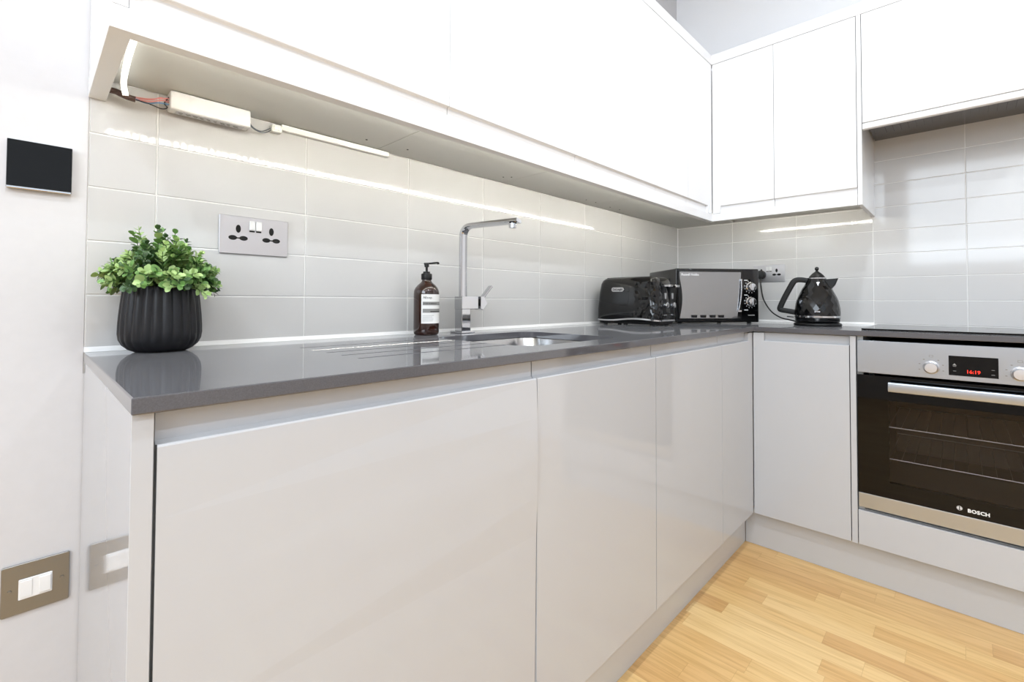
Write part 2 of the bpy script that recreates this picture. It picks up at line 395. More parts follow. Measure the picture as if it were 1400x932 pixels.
def carcass(bm, x0, x1, y0, y1, z0, z1, t=.017, open_side=None):
    # hollow box open to the front (front covered by door)
    bx(bm, x0, x0+t, y0, y1, z0, z1) if open_side != 'x' else bx(bm, x0, x1, y1-t, y1, z0, z1)
    bx(bm, x1-t, x1, y0, y1, z0, z1) if open_side != 'x' else bx(bm, x0, x1, y0, y0+t, z0, z1)
    if open_side != 'x': bx(bm, x0+t, x1-t, y1-t, y1, z0, z1); bx(bm, x0+t, x1-t, y0, y1-t, z0, z0+t); bx(bm, x0+t, x1-t, y0, y1-t, z1-t, z1)
    else: bx(bm, x1-t, x1, y0+t, y1-t, z0, z1); bx(bm, x0, x1-t, y0+t, y1-t, z0, z0+t); bx(bm, x0, x1-t, y0+t, y1-t, z1-t, z1)
    return bm
def base_unit(label, x0, x1, door_x0, door_x1, g0=None, g1=None, low_top=False, bow=False):
    t = thing('base_cabinet', label, 'cabinet', ((x0+x1)/2, -.3, ZD0), group='handleless base cabinets')
    bm = nb(); carcass(bm, x0, x1, YD+.0205, -.012, CB0, .74 if low_top else CB1)
    if low_top: bx(bm, x0, x1, YD+.0205, YD+.04, .74, CB1)
    obj('cabinet_body', bm, 'carc', t)
    bm = jdoor('x', door_x0, door_x1, ZD0, ZD1, YD, g0=g0, g1=g1)
    if bow:
        bmesh.ops.subdivide_edges(bm, edges=[e for e in bm.edges if abs(e.verts[0].co.z-e.verts[1].co.z) > .3], cuts=8)
        for v in bm.verts:
            k = (v.co.x-door_x0)/(door_x1-door_x0); z = v.co.z
            q = (.845-z)/.688; v.co.y += k*k*(-.0045*math.sin(PI*min(1, max(0, q)*2.2)) + .003*max(0, q-.45)*2)
    obj('door', bm, 'base', t); return t
# end panel
tag(obj('end_panel', bx(nb(), -2.5378, -2.519, YD, -.001, FZ, .8815, .0006), 'base'),
    'light grey glossy end panel closing the left end of the base run', 'panel')
base_unit('wide light grey base cabinet beside the left end panel', -2.5175, -1.9125, -2.516, -1.9120, bow=True)
base_unit('light grey base cabinet under the sink, second from the left end panel', -1.9110, -1.413, -1.9090, -1.4145, low_top=True)
base_unit('light grey base cabinet right of the sink unit, before the corner panel', -1.4115, -.9255, -1.4110, -.9257)
t = thing('base_cabinet', 'light grey corner base unit with narrow blank front meeting the right-hand run', 'cabinet', (-.5, -.3, ZD0), group='handleless base cabinets')
bm = nb(); carcass(bm, -.9240, -.012, YD+.0205, -.012, CB0, CB1); obj('cabinet_body', bm, 'carc', t)
obj('corner_panel', jdoor('x', -.9235, -.5945, ZD0, ZD1, YD, g1=-.645), 'base', t)
# right run
t = thing('base_cabinet', 'light grey base cabinet between the corner and the built-in oven', 'cabinet', (-.3, -.74, ZD0), group='handleless base cabinets')
bm = nb(); carcass(bm, XD+.0205, -.012, -.9045, -.586, CB0, CB1, open_side='x'); obj('cabinet_body', bm, 'carc', t)
obj('door', jdoor('y', -.5870, -.9040, ZD0, ZD1, XD, g0=-.6268, g1=-.9040), 'base', t)
tag(obj('filler_panel', bx(nb(), XD, -.02, -.9235, -.9065, .1565, .8805, .0006), 'base'), 'narrow light grey upright panel at the left of the built-in oven', 'panel')
t = thing('oven_housing', 'light grey oven housing with a plain front panel under the built-in oven', 'cabinet', (-.3, -1.23, ZD0))
bm = nb(); bx(bm, XD+.02, -.02, -.942, -.9248, CB0, CB1); bx(bm, XD+.02, -.02, -1.532, -1.515, CB0, CB1); bx(bm, XD+.02, -.02, -1.515, -.942, .26, .277)
bx(bm, -.03, -.02, -1.515, -.942, .16, .26); obj('cabinet_body', bm, 'carc', t)
obj('drawer_front', bx(nb(), XD, XD+.019, -1.53, -.9255, ZD0, .2765, .0014), 'base', t)
tag(obj('end_panel', bx(nb(), XD, -.001, -1.552, -1.5335, FZ, .8815, .0006), 'base'), 'light grey glossy panel at the far right end beyond the oven', 'panel')
# plinths
tag(obj('plinth', bx(nb(), -2.517, -.5467, -.5373, -.5213, FZ, .1560, .0006), 'plinth'), 'light grey plinth board under the long sink run', 'plinth', 'plinth boards')
tag(obj('plinth', bx(nb(), -.5467, -.5307, -1.531, -.5385, FZ, .1555, .0006), 'plinth'), 'light grey plinth board under the oven run', 'plinth', 'plinth boards')

# ------------------------------------------------------------------ worktop (L shape, sink cut-out, drainer grooves)
poly = [(XL, -.0012), (XL, YF), (XF, YF), (XF, -1.555), (-.0012, -1.555), (-.0012, -.0012)]
bm = nb(); prism(bm, poly, 2, WB, WT, bev=.0016, seg=2, bev_all=True)
wt = obj('worktop', bm, 'quartz', local=True)
SX0, SX1, SY0, SY1 = -1.86, -1.475, -.512, -.158
cut = []
c = nb(); prism(c, rrect(SX0, SX1, SY0, SY1, .055, 8), 2, .8, 1.0); cut.append(obj('c', c, 'quartz', local=True))
for k in range(5):
    y = -.20-.062*k; c = nb()
    lx0 = -2.22; t_ = nb(); sweep(t_, [(lx0, y, WT+.0035), (-1.865, y, WT+.0022)], circ(.0055, 12)); cut.append(obj('c', t_, 'quartz', local=True))
boolean(wt, cut)
tag(wt, 'grey polished stone worktop running along both walls', 'worktop')
# sink
t = thing('kitchen_sink', 'stainless steel undermounted sink bowl set in the grey worktop', 'sink', ((SX0+SX1)/2, (SY0+SY1)/2, .75))
def bowl(ins, z, r): return [(u, v, z) for u, v in rrect(SX0-.004+ins, SX1+.004-ins, SY0-.004+ins, SY1+.004-ins, r, 8)]
bm = bmesh.new(); prof = [(-.014, .8815, .062), (0, .8815, .06), (.002, .878, .06), (.004, .78, .06), (.012, .755, .055), (.03, .745, .045), (.15, .744, .02)]
rings = [[bm.verts.new(p) for p in bowl(*q)] for q in prof]
for A, B in zip(rings, rings[1:]):
    for i in range(len(A)): bm.faces.new((A[i], A[(i+1) % len(A)], B[(i+1) % len(A)], B[i]))
bm.faces.new(rings[-1]); obj('sink_bowl', bm, 'sinkm', t, smooth=True, angle=50)
bm = nb(); lathe(bm, [(.001, .7445), (.02, .7445), (.028, .746), (.038, .7465), (.04, .7445)], 32, ((SX0+SX1)/2, (SY0+SY1)/2, 0)); obj('drain', bm, 'chrome', t, smooth=True)

# hob
t = thing('induction_hob', 'black glass hob set on the worktop above the oven', 'hob', (-.3, -1.22, WT))
bm = nb(); prism(bm, rrect(-.520, -.055, -1.505, -.930, .006, 3), 2, WT+.0004, WT+.0052, bev=.001, bev_all=False); obj('glass_top', bm, 'glassb', t)
bm = nb()
for cx, cy, r in ((-.17, -1.08, .075), (-.17, -1.36, .1), (-.39, -1.08, .1), (-.39, -1.36, .075)):
    t2 = bmesh.new(); A = [t2.verts.new((cx+r*math.cos(a*PI/24), cy+r*math.sin(a*PI/24), WT+.0054)) for a in range(48)]
    B = [t2.verts.new((cx+(r-.0015)*math.cos(a*PI/24), cy+(r-.0015)*math.sin(a*PI/24), WT+.0054)) for a in range(48)]
    for i in range(48): t2.faces.new((A[i], A[(i+1) % 48], B[(i+1) % 48], B[i]))
    merge(bm, t2)
obj('cooking_zone_marking', bm, 'lgrey', t)

# ------------------------------------------------------------------ wall cabinets
G = 'white gloss wall cabinets'
def wall_unit_x(label, x0, x1, xr=None, g1=None, dots=(), extra=None):
    t = thing('wall_cabinet', label, 'cabinet', ((x0+x1)/2, -.16, 1.4262), group=G)
    xr = x1 if xr is None else xr
    bm = nb(); bx(bm, x0+.0008, xr-.0008, YU+.0205, -.001, 1.4262, ZT-.0005, .0008); obj('cabinet_body', bm, 'carc', t)
    obj('door', jdoor('x', x0+.001, x1-.001, ZP1+.001, ZT-.0015, YU, gr='bottom', gd=.010, gh=ZG-ZP1-.001, g1=g1), 'white', t)
    if extra: obj('corner_panel', jdoor('x', extra[0]+.001, extra[1]-.001, ZP1+.001, ZT-.0015, YU, gr='bottom', gd=.010, gh=ZG-ZP1-.001, g1=extra[2]), 'white', t)
    for dx, dy in dots:
        b2 = nb(); lathe(b2, [(.0015, 0), (.0028, 0), (.0028, .0012), (.0015, .0012)], 12, (dx, dy, 1.4252)); obj('screw', b2, 'ink', t)
    return t
tag(obj('end_panel', bx(nb(), -2.5405, -2.5205, YU, -.001, ZP1+.0008, ZT-.0005, .0008), 'white'), 'white glossy end panel at the left end of the wall cabinets', 'panel')
wall_unit_x('white gloss wall cabinet nearest the left end, above the potted plant', -2.5200, -1.94, dots=((-2.31, -.28), (-2.0, -.06)))
wall_unit_x('white gloss wall cabinet above the soap bottle, second from the left', -1.94, -1.4413, dots=((-1.88, -.07), (-1.49, -.06), (-1.47, -.08)))
wall_unit_x('white gloss wall cabinet above and just right of the tap, third from the left', -1.4413, -.9115, dots=((-1.00, -.06), (-.93, -.06)))
wall_unit_x('white gloss corner wall cabinet above the toaster with narrow blank front', -.9115, -.628, xr=-.0012, extra=(-.628, -.3590, -.408), dots=((-.80, -.05), (-.72, -.05)))
def wall_unit_y(label, y0, y1, z0, box_z0, box_y0, g0=None, g1=None):
    t = thing('wall_cabinet', label, 'cabinet', (-.18, (y0+y1)/2, box_z0), group=G)
    bm = nb(); bx(bm, XU+.0205, -.001, y1+.0008, box_y0-.0008, box_z0, ZT-.0005, .0008); obj('cabinet_body', bm, 'carc', t)
    obj('door', jdoor('y', y0-.001, y1+.001, z0, ZT-.0015, XU, gr='bottom', gd=.010, gh=ZG-ZP1-.001, g0=g0, g1=g1), 'white', t); return t
wall_unit_y('narrow white gloss wall cabinet next to the inner corner, above the mini oven', -.3385, -.6060, ZP1+.001, 1.4262, -.3385, g0=-.3753, g1=-.6050)
wall_unit_y('white gloss wall cabinet above the kettle, left of the cooker hood', -.6060, -.9030, ZP1+.001, 1.4262, -.6060)
tag(obj('end_panel', bx(nb(), XU, -.001, -.9190, -.9040, ZP, ZT-.0005, .0007), 'white'), 'white upright end panel between the kettle wall cabinet and the cooker hood', 'panel')
t = thing('cooker_hood', 'white cooker hood unit with dark underside above the hob', 'cooker hood', (-.18, -1.22, 1.68))
bm = nb(); bx(bm, XU+.0205, -.001, -1.52, -.9205, 1.735, ZT-.0005, .0008); obj('cabinet_body', bm, 'carc', t)
obj('door', bx(nb(), XU, XU+.019, -1.52, -.9210, 1.7055, ZT-.0015, .0014), 'white', t)
bm = nb(); prism(bm, [(XU+.0190, 1.7045), (XU+.006, 1.7045), (XU+.001, 1.695), (XU, 1.683), (XU+.002, 1.680), (XU+.0190, 1.680)], 1, -1.52, -.9210, bev=0); obj('visor', bm, 'white', t)
bm = nb(); bx(bm, XU+.0195, -.0015, -1.518, -.923, 1.722, 1.734, .001); bx(bm, XU+.0195, XU+.05, -1.518, -.923, 1.688, 1.722, .001)
bx(bm, -.25, -.1, -1.5, -.94, 1.7185, 1.723, .001); obj('underside', bm, 'hoodm', t)
bm = nb()
for k in range(22): bx(bm, -.24, -.11, -1.48+.024*k, -1.468+.024*k, 1.7165, 1.7184)
obj('grease_filter', bm, 'hoodm', t)
# cornice and pelmet
tag(obj('cornice', prism(nb(), [(-2.5405, YU-.001), (XU-.001, YU-.001), (XU-.001, -1.521), (XU+.035, -1.521), (XU+.035, YU+.035), (-2.5405, YU+.035)], 2, ZT, ZC, bev=.0008, bev_all=True), 'white'),
    'white cornice strip along the top of all the wall cabinets', 'cornice')
PT = .024
bm = prism(nb(), [(-2.5415, -.0012), (-2.5415, YU-.0004), (XU-.0004, YU-.0004), (XU-.0004, -.9030), (XU+PT, -.9030), (XU+PT, YU+PT), (-2.5415+PT+.002, YU+PT), (-2.5415+PT+.002, -.0012)], 2, ZP, ZP1, bev=.0007, bev_all=True)
tag(obj('pelmet', bm, 'white'), 'white light pelmet strip hanging under the wall cabinets', 'pelmet')

# ------------------------------------------------------------------ under-cabinet lighting
zc = 1.4245
def led(name, label, pts, upv=(0, 0, 1)):
    t = thing(name, label, 'light strip', pts[0], group='led tapes under the wall cabinets')
    bm = nb(); sweep(bm, pts, [(-.0045, -.0008), (.0045, -.0008), (.0045, .0008), (-.0045, .0008)], upv=upv); obj('tape', bm, 'ledtape', t)
    return t
def chips(t, a, b, n, norm, mid='ledchip'):
    a, b = Vector(a), Vector(b); bm = nb(); d = (b-a).normalized(); nn = Vector(norm).normalized(); s = d.cross(nn)
    for i in range(n):
        p = a+(b-a)*((i+.5)/n); M_ = Matrix((d, s, nn)).transposed().to_4x4(); M_.translation = p
        q = bmesh.new(); bmesh.ops.create_cube(q, size=1, matrix=Matrix.Diagonal((.0055, .0095, .0012, 1))); merge(bm, q, M_)
    obj('led_chips', bm, mid, t)
yi = YU+PT+.0012
t = led('led_strip', 'white glowing led tape along the inside of the long pelmet', [(-2.4985, yi+.0005, 1.4105), (-.41, yi+.0005, 1.4105)], (0, 1, 0))
chips(t, (-2.49, yi+.0018, 1.4105), (-.42, yi+.0018, 1.4105), 125, (0, 1, 0))
xi = -2.5415+PT+.0035
t = led('led_strip', 'white led tape end drooping from the left end of the pelmet', spline([(-2.505, -.300, 1.4150), (-2.503, -.22, 1.4155), (-2.501, -.15, 1.4140), (-2.497, -.07, 1.4060), (-2.490, -.035, 1.3930)], 8))
xr = XU+PT+.0012
t = led('led_strip', 'white glowing led tape inside the right-hand pelmet above the kettle', [(xr+.0005, -.345, 1.4105), (xr+.0005, -.885, 1.4105)], (1, 0, 0))
chips(t, (xr+.0018, -.35, 1.4105), (xr+.0018, -.88, 1.4105), 32, (1, 0, 0))
# driver box
t = thing('led_driver', 'white plastic led driver box with wires under the left wall cabinet', 'transformer', (-2.35, -.03, 1.39))
bm = nb(); bx(bm, -2.4215, -2.2735, -.045, -.012, 1.3870, 1.4250, .0035, 3); obj('housing', bm, 'wplast', t, smooth=True)
bm = nb()
bx(bm, -2.410, -2.285, -.040, -.017, 1.3864, 1.3869); lab = obj('rating_label', bm, 'satin', t)
bm = nb()
for k in range(9): bx(bm, -2.405+.0125*k, -2.405+.0125*k+random.uniform(.006, .0105), -.031, -.028, 1.3860, 1.3865); bx(bm, -2.402+.0125*k, -2.402+.0125*k+random.uniform(.003, .0095), -.024, -.022, 1.3860, 1.3865)
sub('label_print', bm, 'lgrey', lab)
def wire(pts, m, r=.0011, p=None, name='wire'): return obj(name, tube(nb(), pts, r, 8, smoothn=8), m, p if p else t, smooth=True)
wire([(-2.475, -.035, 1.395), (-2.462, -.04, 1.393), (-2.448, -.038, 1.3975), (-2.435, -.03, 1.408), (-2.4215, -.03, 1.406)], 'pink')
wire([(-2.475, -.034, 1.392), (-2.455, -.045, 1.389), (-2.435, -.045, 1.398), (-2.4215, -.032, 1.402)], 'pink', .0013)
wire([(-2.475, -.036, 1.3905), (-2.458, -.04, 1.3865), (-2.44, -.042, 1.3925), (-2.4215, -.034, 1.3965)], 'blue', .0013)
wire([(-2.475, -.038, 1.3885), (-2.456, -.045, 1.385), (-2.436, -.045, 1.381), (-2.426, -.042, 1.387), (-2.430, -.038, 1.396), (-2.4215, -.03, 1.413)], 'rubber')
wire([(-2.472, -.040, 1.3935), (-2.455, -.046, 1.3945), (-2.43, -.044, 1.404), (-2.4215, -.034, 1.409)], 'pink', .0010)
obj('cable_sheath', tube(nb(), [(-2.512, -.018, 1.402), (-2.503, -.022, 1.4005), (-2.496, -.028, 1.396), (-2.487, -.032, 1.392), (-2.475, -.034, 1.3905)], .0058, 12, smoothn=6), 'brown', t, smooth=True)
wire([(-2.2735, -.022, 1.412), (-2.262, -.020, 1.398), (-2.243, -.018, 1.394), (-2.221, -.016, 1.4085)], 'greyw')
wire([(-2.2735, -.024, 1.410), (-2.264, -.022, 1.396), (-2.245, -.021, 1.390), (-2.230, -.018, 1.396), (-2.221, -.016, 1.4045)], 'greyw')
t = thing('strip_light', 'slim white linear light bar on the wall below the left wall cabinets', 'light bar', (-2.05, -.012, 1.40))
bm = nb(); bx(bm, -2.197, -1.905, -.0145, -.0012, 1.4100, 1.4245, .0012); obj('housing', bm, 'cream', t)
bm = nb(); bx(bm, -2.221, -2.1975, -.021, -.003, 1.401, 1.418, .002); bx(bm, -2.216, -2.204, -.023, -.020, 1.404, 1.415, .0008); obj('connector', bm, 'cream', t)

# ------------------------------------------------------------------ thermostat, fused switch, sockets
t = thing('wall_thermostat', 'black glass thermostat panel on the white wall at upper left', 'thermostat', (-2.602, 0, 1.19))
obj('frame', bx(nb(), -2.6435, -2.5610, -.010, -.0008, 1.1925, 1.2780, .0012), 'chrome', t)
obj('screen', bx(nb(), -2.6430, -2.5615, -.0118, -.0102, 1.1965, 1.2775, .0005), 'glassb', t)
obj('display', bx(nb(), -2.634, -2.570, -.0122, -.0119, 1.2085, 1.269), 'glassb', t)
t = thing('fused_switch', 'brushed pewter fused switch plate on the lower left wall', 'switch', (-2.594, 0, .45))
obj('plate', prism(nb(), rrect(-2.6365, -2.5512, .4515, .5370, .003), 1, -.0045, -.0006, bev=.0008), 'pewter', t)
ins = obj('insert', bx(nb(), -2.6155, -2.5735, -.0062, -.0046, .4755, .5105, .0008), 'wplast', t)
obj('rocker', bx(nb(), -2.5905, -2.5750, -.0085, -.0063, .479, .507, .001), 'wplast', t)
obj('fuse_holder', bx(nb(), -2.6135, -2.5985, -.0072, -.0063, .479, .507, .0006), 'wplast', t)
for x in (-2.626, -2.561): obj('screw', lathe(nb(), [(.0005, 0), (.003, 0), (.0026, .0012), (.0005, .0014)], 12, (x, -.0047, .494), mtx=Matrix.Rotation(PI/2, 4, 'X')), 'pewter', t, smooth=True)
def socket(label, L, W=.1462, H=.0866):
    """L maps (u,d,z) -> world; u along the plate 0..W, d out of wall"""
    P = lambda u, d, z: Vector(L(u, d, z))
    t = thing('double_socket', label, 'power socket', P(W/2, 0, 0), group='double wall sockets')
    def put(bm, u0, u1, z0, z1, d0, d1, bev=0):
        a, b = P(u0, d0, z0), P(u1, d1, z1); bx(bm, a.x, b.x, a.y, b.y, a.z, b.z, bev)
    bm = nb(); put(bm, 0, W, 0, H, .0006, .0045, .001); pl = obj('plate', bm, 'satin', t)
    def el(bm, u, z, ru, rz, d0, d1):
        t2 = bmesh.new(); A = [t2.verts.new(P(u+a, d1, z+b)) for a, b in ell(0, 0, ru, rz, 20)]; B = [t2.verts.new(P(u+a, d0, z+b)) for a, b in ell(0, 0, ru, rz, 20)]
        t2.faces.new(A); t2.faces.new(B[::-1])
        for i in range(20): t2.faces.new((A[i], B[i], B[(i+1) % 20], A[(i+1) % 20]))
        merge(bm, t2)
    for c in (.038, .1085):
        bm = nb(); el(bm, c, .0575, .0052, .0092, .0040, .0049)
        for s in (-1, 1): el(bm, c+s*.0110, .0365, .0088, .0054, .0040, .0049)
        put(bm, c-.006, c+.006, .0350, .0378, .0040, .0048)
        obj('socket_slots', bm, 'dark', t)
    for c in (.0665, .0805):
        bm = nb(); put(bm, c-.0062, c+.0062, .0560, .0775, .0046, .0085, .0012); r = obj('rocker_switch', bm, 'wplast', t)
        bm = nb(); put(bm, c-.0056, c+.0056, .0525, .0555, .0044, .0056); sub('switch_recess', bm, 'dark', r)
    return t
socket('satin metal double socket on the tiles beside the potted plant', lambda u, d, z: (-2.3222+u, -d, 1.1046+z))
socket('satin metal double socket on the right wall behind the mini oven', lambda u, d, z: (-d, -.4125-u, 1.1016+z))

# ------------------------------------------------------------------ built-in oven
t = thing('built_in_oven', 'stainless steel built-in oven with black glass door', 'oven', (XD, -1.227, .28))
OY0, OY1 = -1.5185, -.9275; ox = XD-.003
bm = nb()  # open-fronted body
bx(bm, ox+.025, -.05, OY0+.03, OY0+.045, .285, .863); bx(bm, ox+.025, -.05, OY1-.045, OY1-.03, .285, .863)
bx(bm, ox+.025, -.05, OY0+.045, OY1-.045, .848, .863); bx(bm, ox+.025, -.05, OY0+.045, OY1-.045, .285, .300); bx(bm, -.06, -.05, OY0+.045, OY1-.045, .300, .848)
obj('oven_body', bm, 'blackm', t)
bm = nb(); yc0, yc1 = -1.455, -.99
bx(bm, ox+.03, -.08, yc0-.01, yc0, .37, .70); bx(bm, ox+.03, -.08, yc1, yc1+.01, .37, .70); bx(bm, ox+.03, -.08, yc0, yc1, .69, .70); bx(bm, ox+.03, -.08, yc0, yc1, .37, .38); bx(bm, -.09, -.08, yc0, yc1, .38, .69)
obj('oven_cavity', bm, 'enamel', t)
for z in (.455, .565):
    bm = nb()
    tube(bm, [(ox+.07, yc0+.005, z), (ox+.07, yc1-.005, z)], .0024, 8); tube(bm, [(-.10, yc0+.005, z), (-.10, yc1-.005, z)], .002, 8)
    for k in range(14): y = yc0+.02+.033*k; tube(bm, [(ox+.07, y, z), (-.10, y, z)], .0007, 6)
    obj('oven_rack', bm, 'steel', t, smooth=True)
bm = nb(); bx(bm, ox, ox+.022, OY0, OY1, .7555, .8670, .0015); obj('control_panel', bm, 'steel', t)
bm = nb(); bx(bm, ox-.0006, ox+.0005, -1.2735, -1.1635, .7710, .8325, .0002); dsp = obj('clock_display', bm, 'glassb', t)
sub('clock_digits', text_bm('16:19', .0145, (ox-.0009, -1.219, .7850), (0, -1, 0), (0, 0, 1), .0001, .0003), 'red', dsp)
bm = nb(); tx = [(-1.177, .7995, .004), (-1.177, .785, .0035), (-1.262, .7955, .0035), (-1.262, .781, .004)]
for y, z, r in tx[:]: sub('display_symbol', bx(nb(), ox-.0010, ox-.0007, y-r, y+r, z-.0006, z+.0006), 'lgrey', dsp)
prism(bm, [(-1.182, .8025), (-1.172, .8025), (-1.177, .8090)], 0, ox-.001, ox-.0007); sub('display_symbol', bm, 'lgrey', dsp)
for yk in (-1.122, -1.318):
    bm = nb(); R90 = Matrix.Rotation(-PI/2, 4, 'Y')
    lathe(bm, [(.0005, 0), (.0205, 0), (.0205, .003), (.0178, .005), (.0170, .020), (.0150, .0225), (.0005, .0228)], 36, (ox-.0004, yk, .7905), mtx=R90)
    obj('control_knob', bm, 'satin', t, smooth=True)
    bm = nb()
    for a in range(-3, 4):
        if a == 0: continue
        y, z = yk-.030*math.sin(a*.62), .7905+.030*math.cos(a*.62); bx(bm, ox-.0004, ox+.0003, y-.0022, y+.0022, z-.0014, z+.0014)
    bx(bm, ox-.0004, ox+.0003, yk-.005, yk+.005, .8235, .8245); bx(bm, ox-.0004, ox+.0003, yk-.005, yk+.005, .8295, .8305); bx(bm, ox-.0004, ox+.0003, yk-.005, yk-.004, .8235, .8305); bx(bm, ox-.0004, ox+.0003, yk+.004, yk+.005, .8235, .8305)
    obj('knob_marking', bm, 'lgrey', t)
# door: black frame with a window of tinted glass, steel lower strip, bar handle
dz0, dz1 = .3395, .7480; wy0_, wy1_, wz0_, wz1_ = -1.445, -1.0125, .392, .668
bm = nb(); bx(bm, ox, ox+.020, OY0, wy0_, dz0, dz1); bx(bm, ox, ox+.020, wy1_, OY1, dz0, dz1); bx(bm, ox, ox+.020, wy0_, wy1_, dz0, wz0_); bx(bm, ox, ox+.020, wy0_, wy1_, wz1_, dz1)
dr = obj('oven_door', bm, 'glassb', t)
sub('door_window', bx(nb(), ox+.0005, ox+.0035, wy0_, wy1_, wz0_, wz1_), 'tint', dr)
bm = nb(); bx(bm, ox, ox+.020, OY0, OY1, .2895, dz0-.0003, .0012); obj('lower_trim', bm, 'steel', t)
hx = ox-.045
bm = nb(); prism(bm, rrect(hx, hx+.014, .7035, .7345, .004, 4), 1, -1.430, -1.0155, bev=.001); hd = obj('door_handle', bm, 'steel', t, smooth=True)
for y in (-1.40, -1.045): sub('handle_bracket', bx(nb(), hx+.0138, ox-.0002, y-.008, y+.008, .710, .728, .001), 'blackm', hd)
bm = text_bm('BOSCH', .0145, (ox-.0003, -1.2255, .3580), (0, -1, 0), (0, 0, 1), .0002, .0006, 1.05)
def ring(bm, y, z, r0, r1, x, n=32):
    t2 = bmesh.new(); A = [t2.verts.new((x, y+r1*math.cos(2*PI*i/n), z+r1*math.sin(2*PI*i/n))) for i in range(n)]; B = [t2.verts.new((x, y+r0*math.cos(2*PI*i/n), z+r0*math.sin(2*PI*i/n))) for i in range(n)]
    for i in range(n): t2.faces.new((A[i], A[(i+1) % n], B[(i+1) % n], B[i]))
    merge(bm, t2)
ring(bm, -1.183, .3605, .0056, .0066, ox-.0005)
for s in (-1, 1): bx(bm, ox-.0005, ox-.0002, -1.183+s*.0022-.0007, -1.183+s*.0022+.0007, .3560, .3650)
bx(bm, ox-.0005, ox-.0002, -1.185, -1.181, .3598, .3612); 
for s in (-1, 1): prism(bm, [(-1.183+s*.0028, .3572), (-1.183+s*.0050, .3590), (-1.183+s*.0050, .3620), (-1.183+s*.0028, .3638)], 0, ox-.0005, ox-.0002)
sub('brand_lettering', bm, 'lettr', dr)

# ------------------------------------------------------------------ potted plant
px_, py_ = -2.4335, -.0735
t = thing('potted_plant', 'leafy green artificial plant in a black ribbed pot', 'potted plant', (px_, py_, WT))
prof = [(.036, .0006), (.041, .0012), (.0505, .006), (.0595, .0145), (.0645, .0245), (.0662, .036), (.0660, .050), (.0648, .070), (.0628, .092), (.0602, .116), (.0594, .1225), (.0580, .1245), (.0550, .1235), (.0540, .110)]
def flute(a, k, z):
    amp = .050*min(1, max(0, (z-.008)/.03)); return 1 - amp*(1-abs(math.cos(a*12.0)))*1.0
bm = nb(); lathe(bm, prof, 240, (px_, py_, WT), rf=flute); obj('pot', bm, 'pot', t, smooth=True, angle=60)
obj('soil', lathe(nb(), [(.001, .108), (.0525, .108), (.0525, .112), (.001, .113)], 32, (px_, py_, WT)), 'soil', t)
bm = bmesh.new()
def leaf(bm, p, d, nrm, L, mi):
    d = d.normalized(); s = d.cross(nrm)
    if s.length < 1e-3: s = d.cross(Vector((1, 0, 0)))
    s.normalize(); n = s.cross(d); W_ = L*random.uniform(.33, .42); cv = random.uniform(-.12, .18)
    def V(a, b, c): return bm.verts.new(p+d*(a*L)+s*(b*W_)+n*(c*L))
    v = [V(0, 0, 0), V(.3, .8, .08), V(.3, 0, .0), V(.3, -.8, .08), V(.65, .95, .12+cv*.5), V(.65, 0, .04+cv*.5), V(.65, -.95, .12+cv*.5), V(.92, .45, .06+cv), V(.92, -.45, .06+cv), V(1, 0, cv)]
    for f in ((0, 2, 1), (0, 3, 2), (1, 2, 5, 4), (2, 3, 6, 5), (4, 5, 9, 7), (5, 6, 8, 9)):
        q = bm.faces.new([v[i] for i in f]); q.material_index = mi; q.smooth = True
def clampy(v, m=-.006): 
    if v.y > m: v.y = m-random.uniform(0, .004)
    return v
cz_ = WT+.112
sb = nb()
for i in range(165):
    az = random.uniform(0, 2*PI); el_ = math.asin(min(1, random.uniform(-.10, 1)**1.0)) if random.random() < .75 else random.uniform(-.2, .35)
    d = Vector((math.cos(az)*math.cos(el_), math.sin(az)*math.cos(el_), math.sin(el_)))
    R_ = random.uniform(.80, 1.0) if i % 3 else random.uniform(.55, .8)
    st = Vector((px_+.035*d.x, py_+.035*d.y, cz_+.002))
    en = Vector((px_+.096*d.x*R_, py_+.096*d.y*R_, cz_+.015+.108*max(d.z, -.05)*R_*random.uniform(.82, 1.08)))
    if el_ < .2: en.z += random.uniform(-.012, .02)
    en = clampy(en, -.012); mid_ = (st+en)/2+Vector((0, 0, .012)); path = spline([st, mid_, en], 5)
    sweep(sb, path[::2], circ(.0007, 4))
    tone = random.choices((0, 1, 2), (.22, .42, .36))[0]
    for k in range(3, len(path)):
        if k < 4 and random.random() < .5: continue
        q = path[k]; dd = (path[k]-path[k-1]).normalized(); a = random.uniform(0, PI) + (k % 2)*PI/2
        sd = dd.orthogonal().normalized(); sd.rotate(Matrix.Rotation(a, 3, dd))
        for s in (-1, 1):
            ld = (sd*s*.85+dd*.55+Vector((0, 0, .15))).normalized(); L = random.uniform(.0130, .0195)*(1.0 if k < len(path)-2 else .72)
            tipy = q+ld*L
            if tipy.y > -.002: ld.y = -abs(ld.y)*.3
            leaf(bm, q.copy(), ld, (dd+Vector((0, 0, .6))).normalized(), L, max(0, min(2, tone+random.choice((-1, 0, 0, 0, 1)))))
    leaf(bm, en.copy(), dd, Vector((0, 0, 1)), .010, tone)
obj('stems', sb, 'stem', t)
obj('foliage', bm, ['g1', 'g2', 'g3'], t)

# ------------------------------------------------------------------ soap bottle
bxp, byp = -1.8075, -.0640
t = thing('soap_dispenser', 'amber soap bottle with white label and black pump', 'soap bottle', (bxp, byp, WT))
prof = [(.020, .0005), (.0325, .0008), (.0352, .004), (.0368, .010), (.0370, .020), (.0370, .120), (.0362, .128), (.033, .136), (.027, .144), (.020, .150), (.0150, .1545), (.0135, .158), (.0135, .163), (.005, .163)]
obj('bottle', lathe(nb(), prof, 64, (bxp, byp, WT)), 'amber', t, smooth=True)
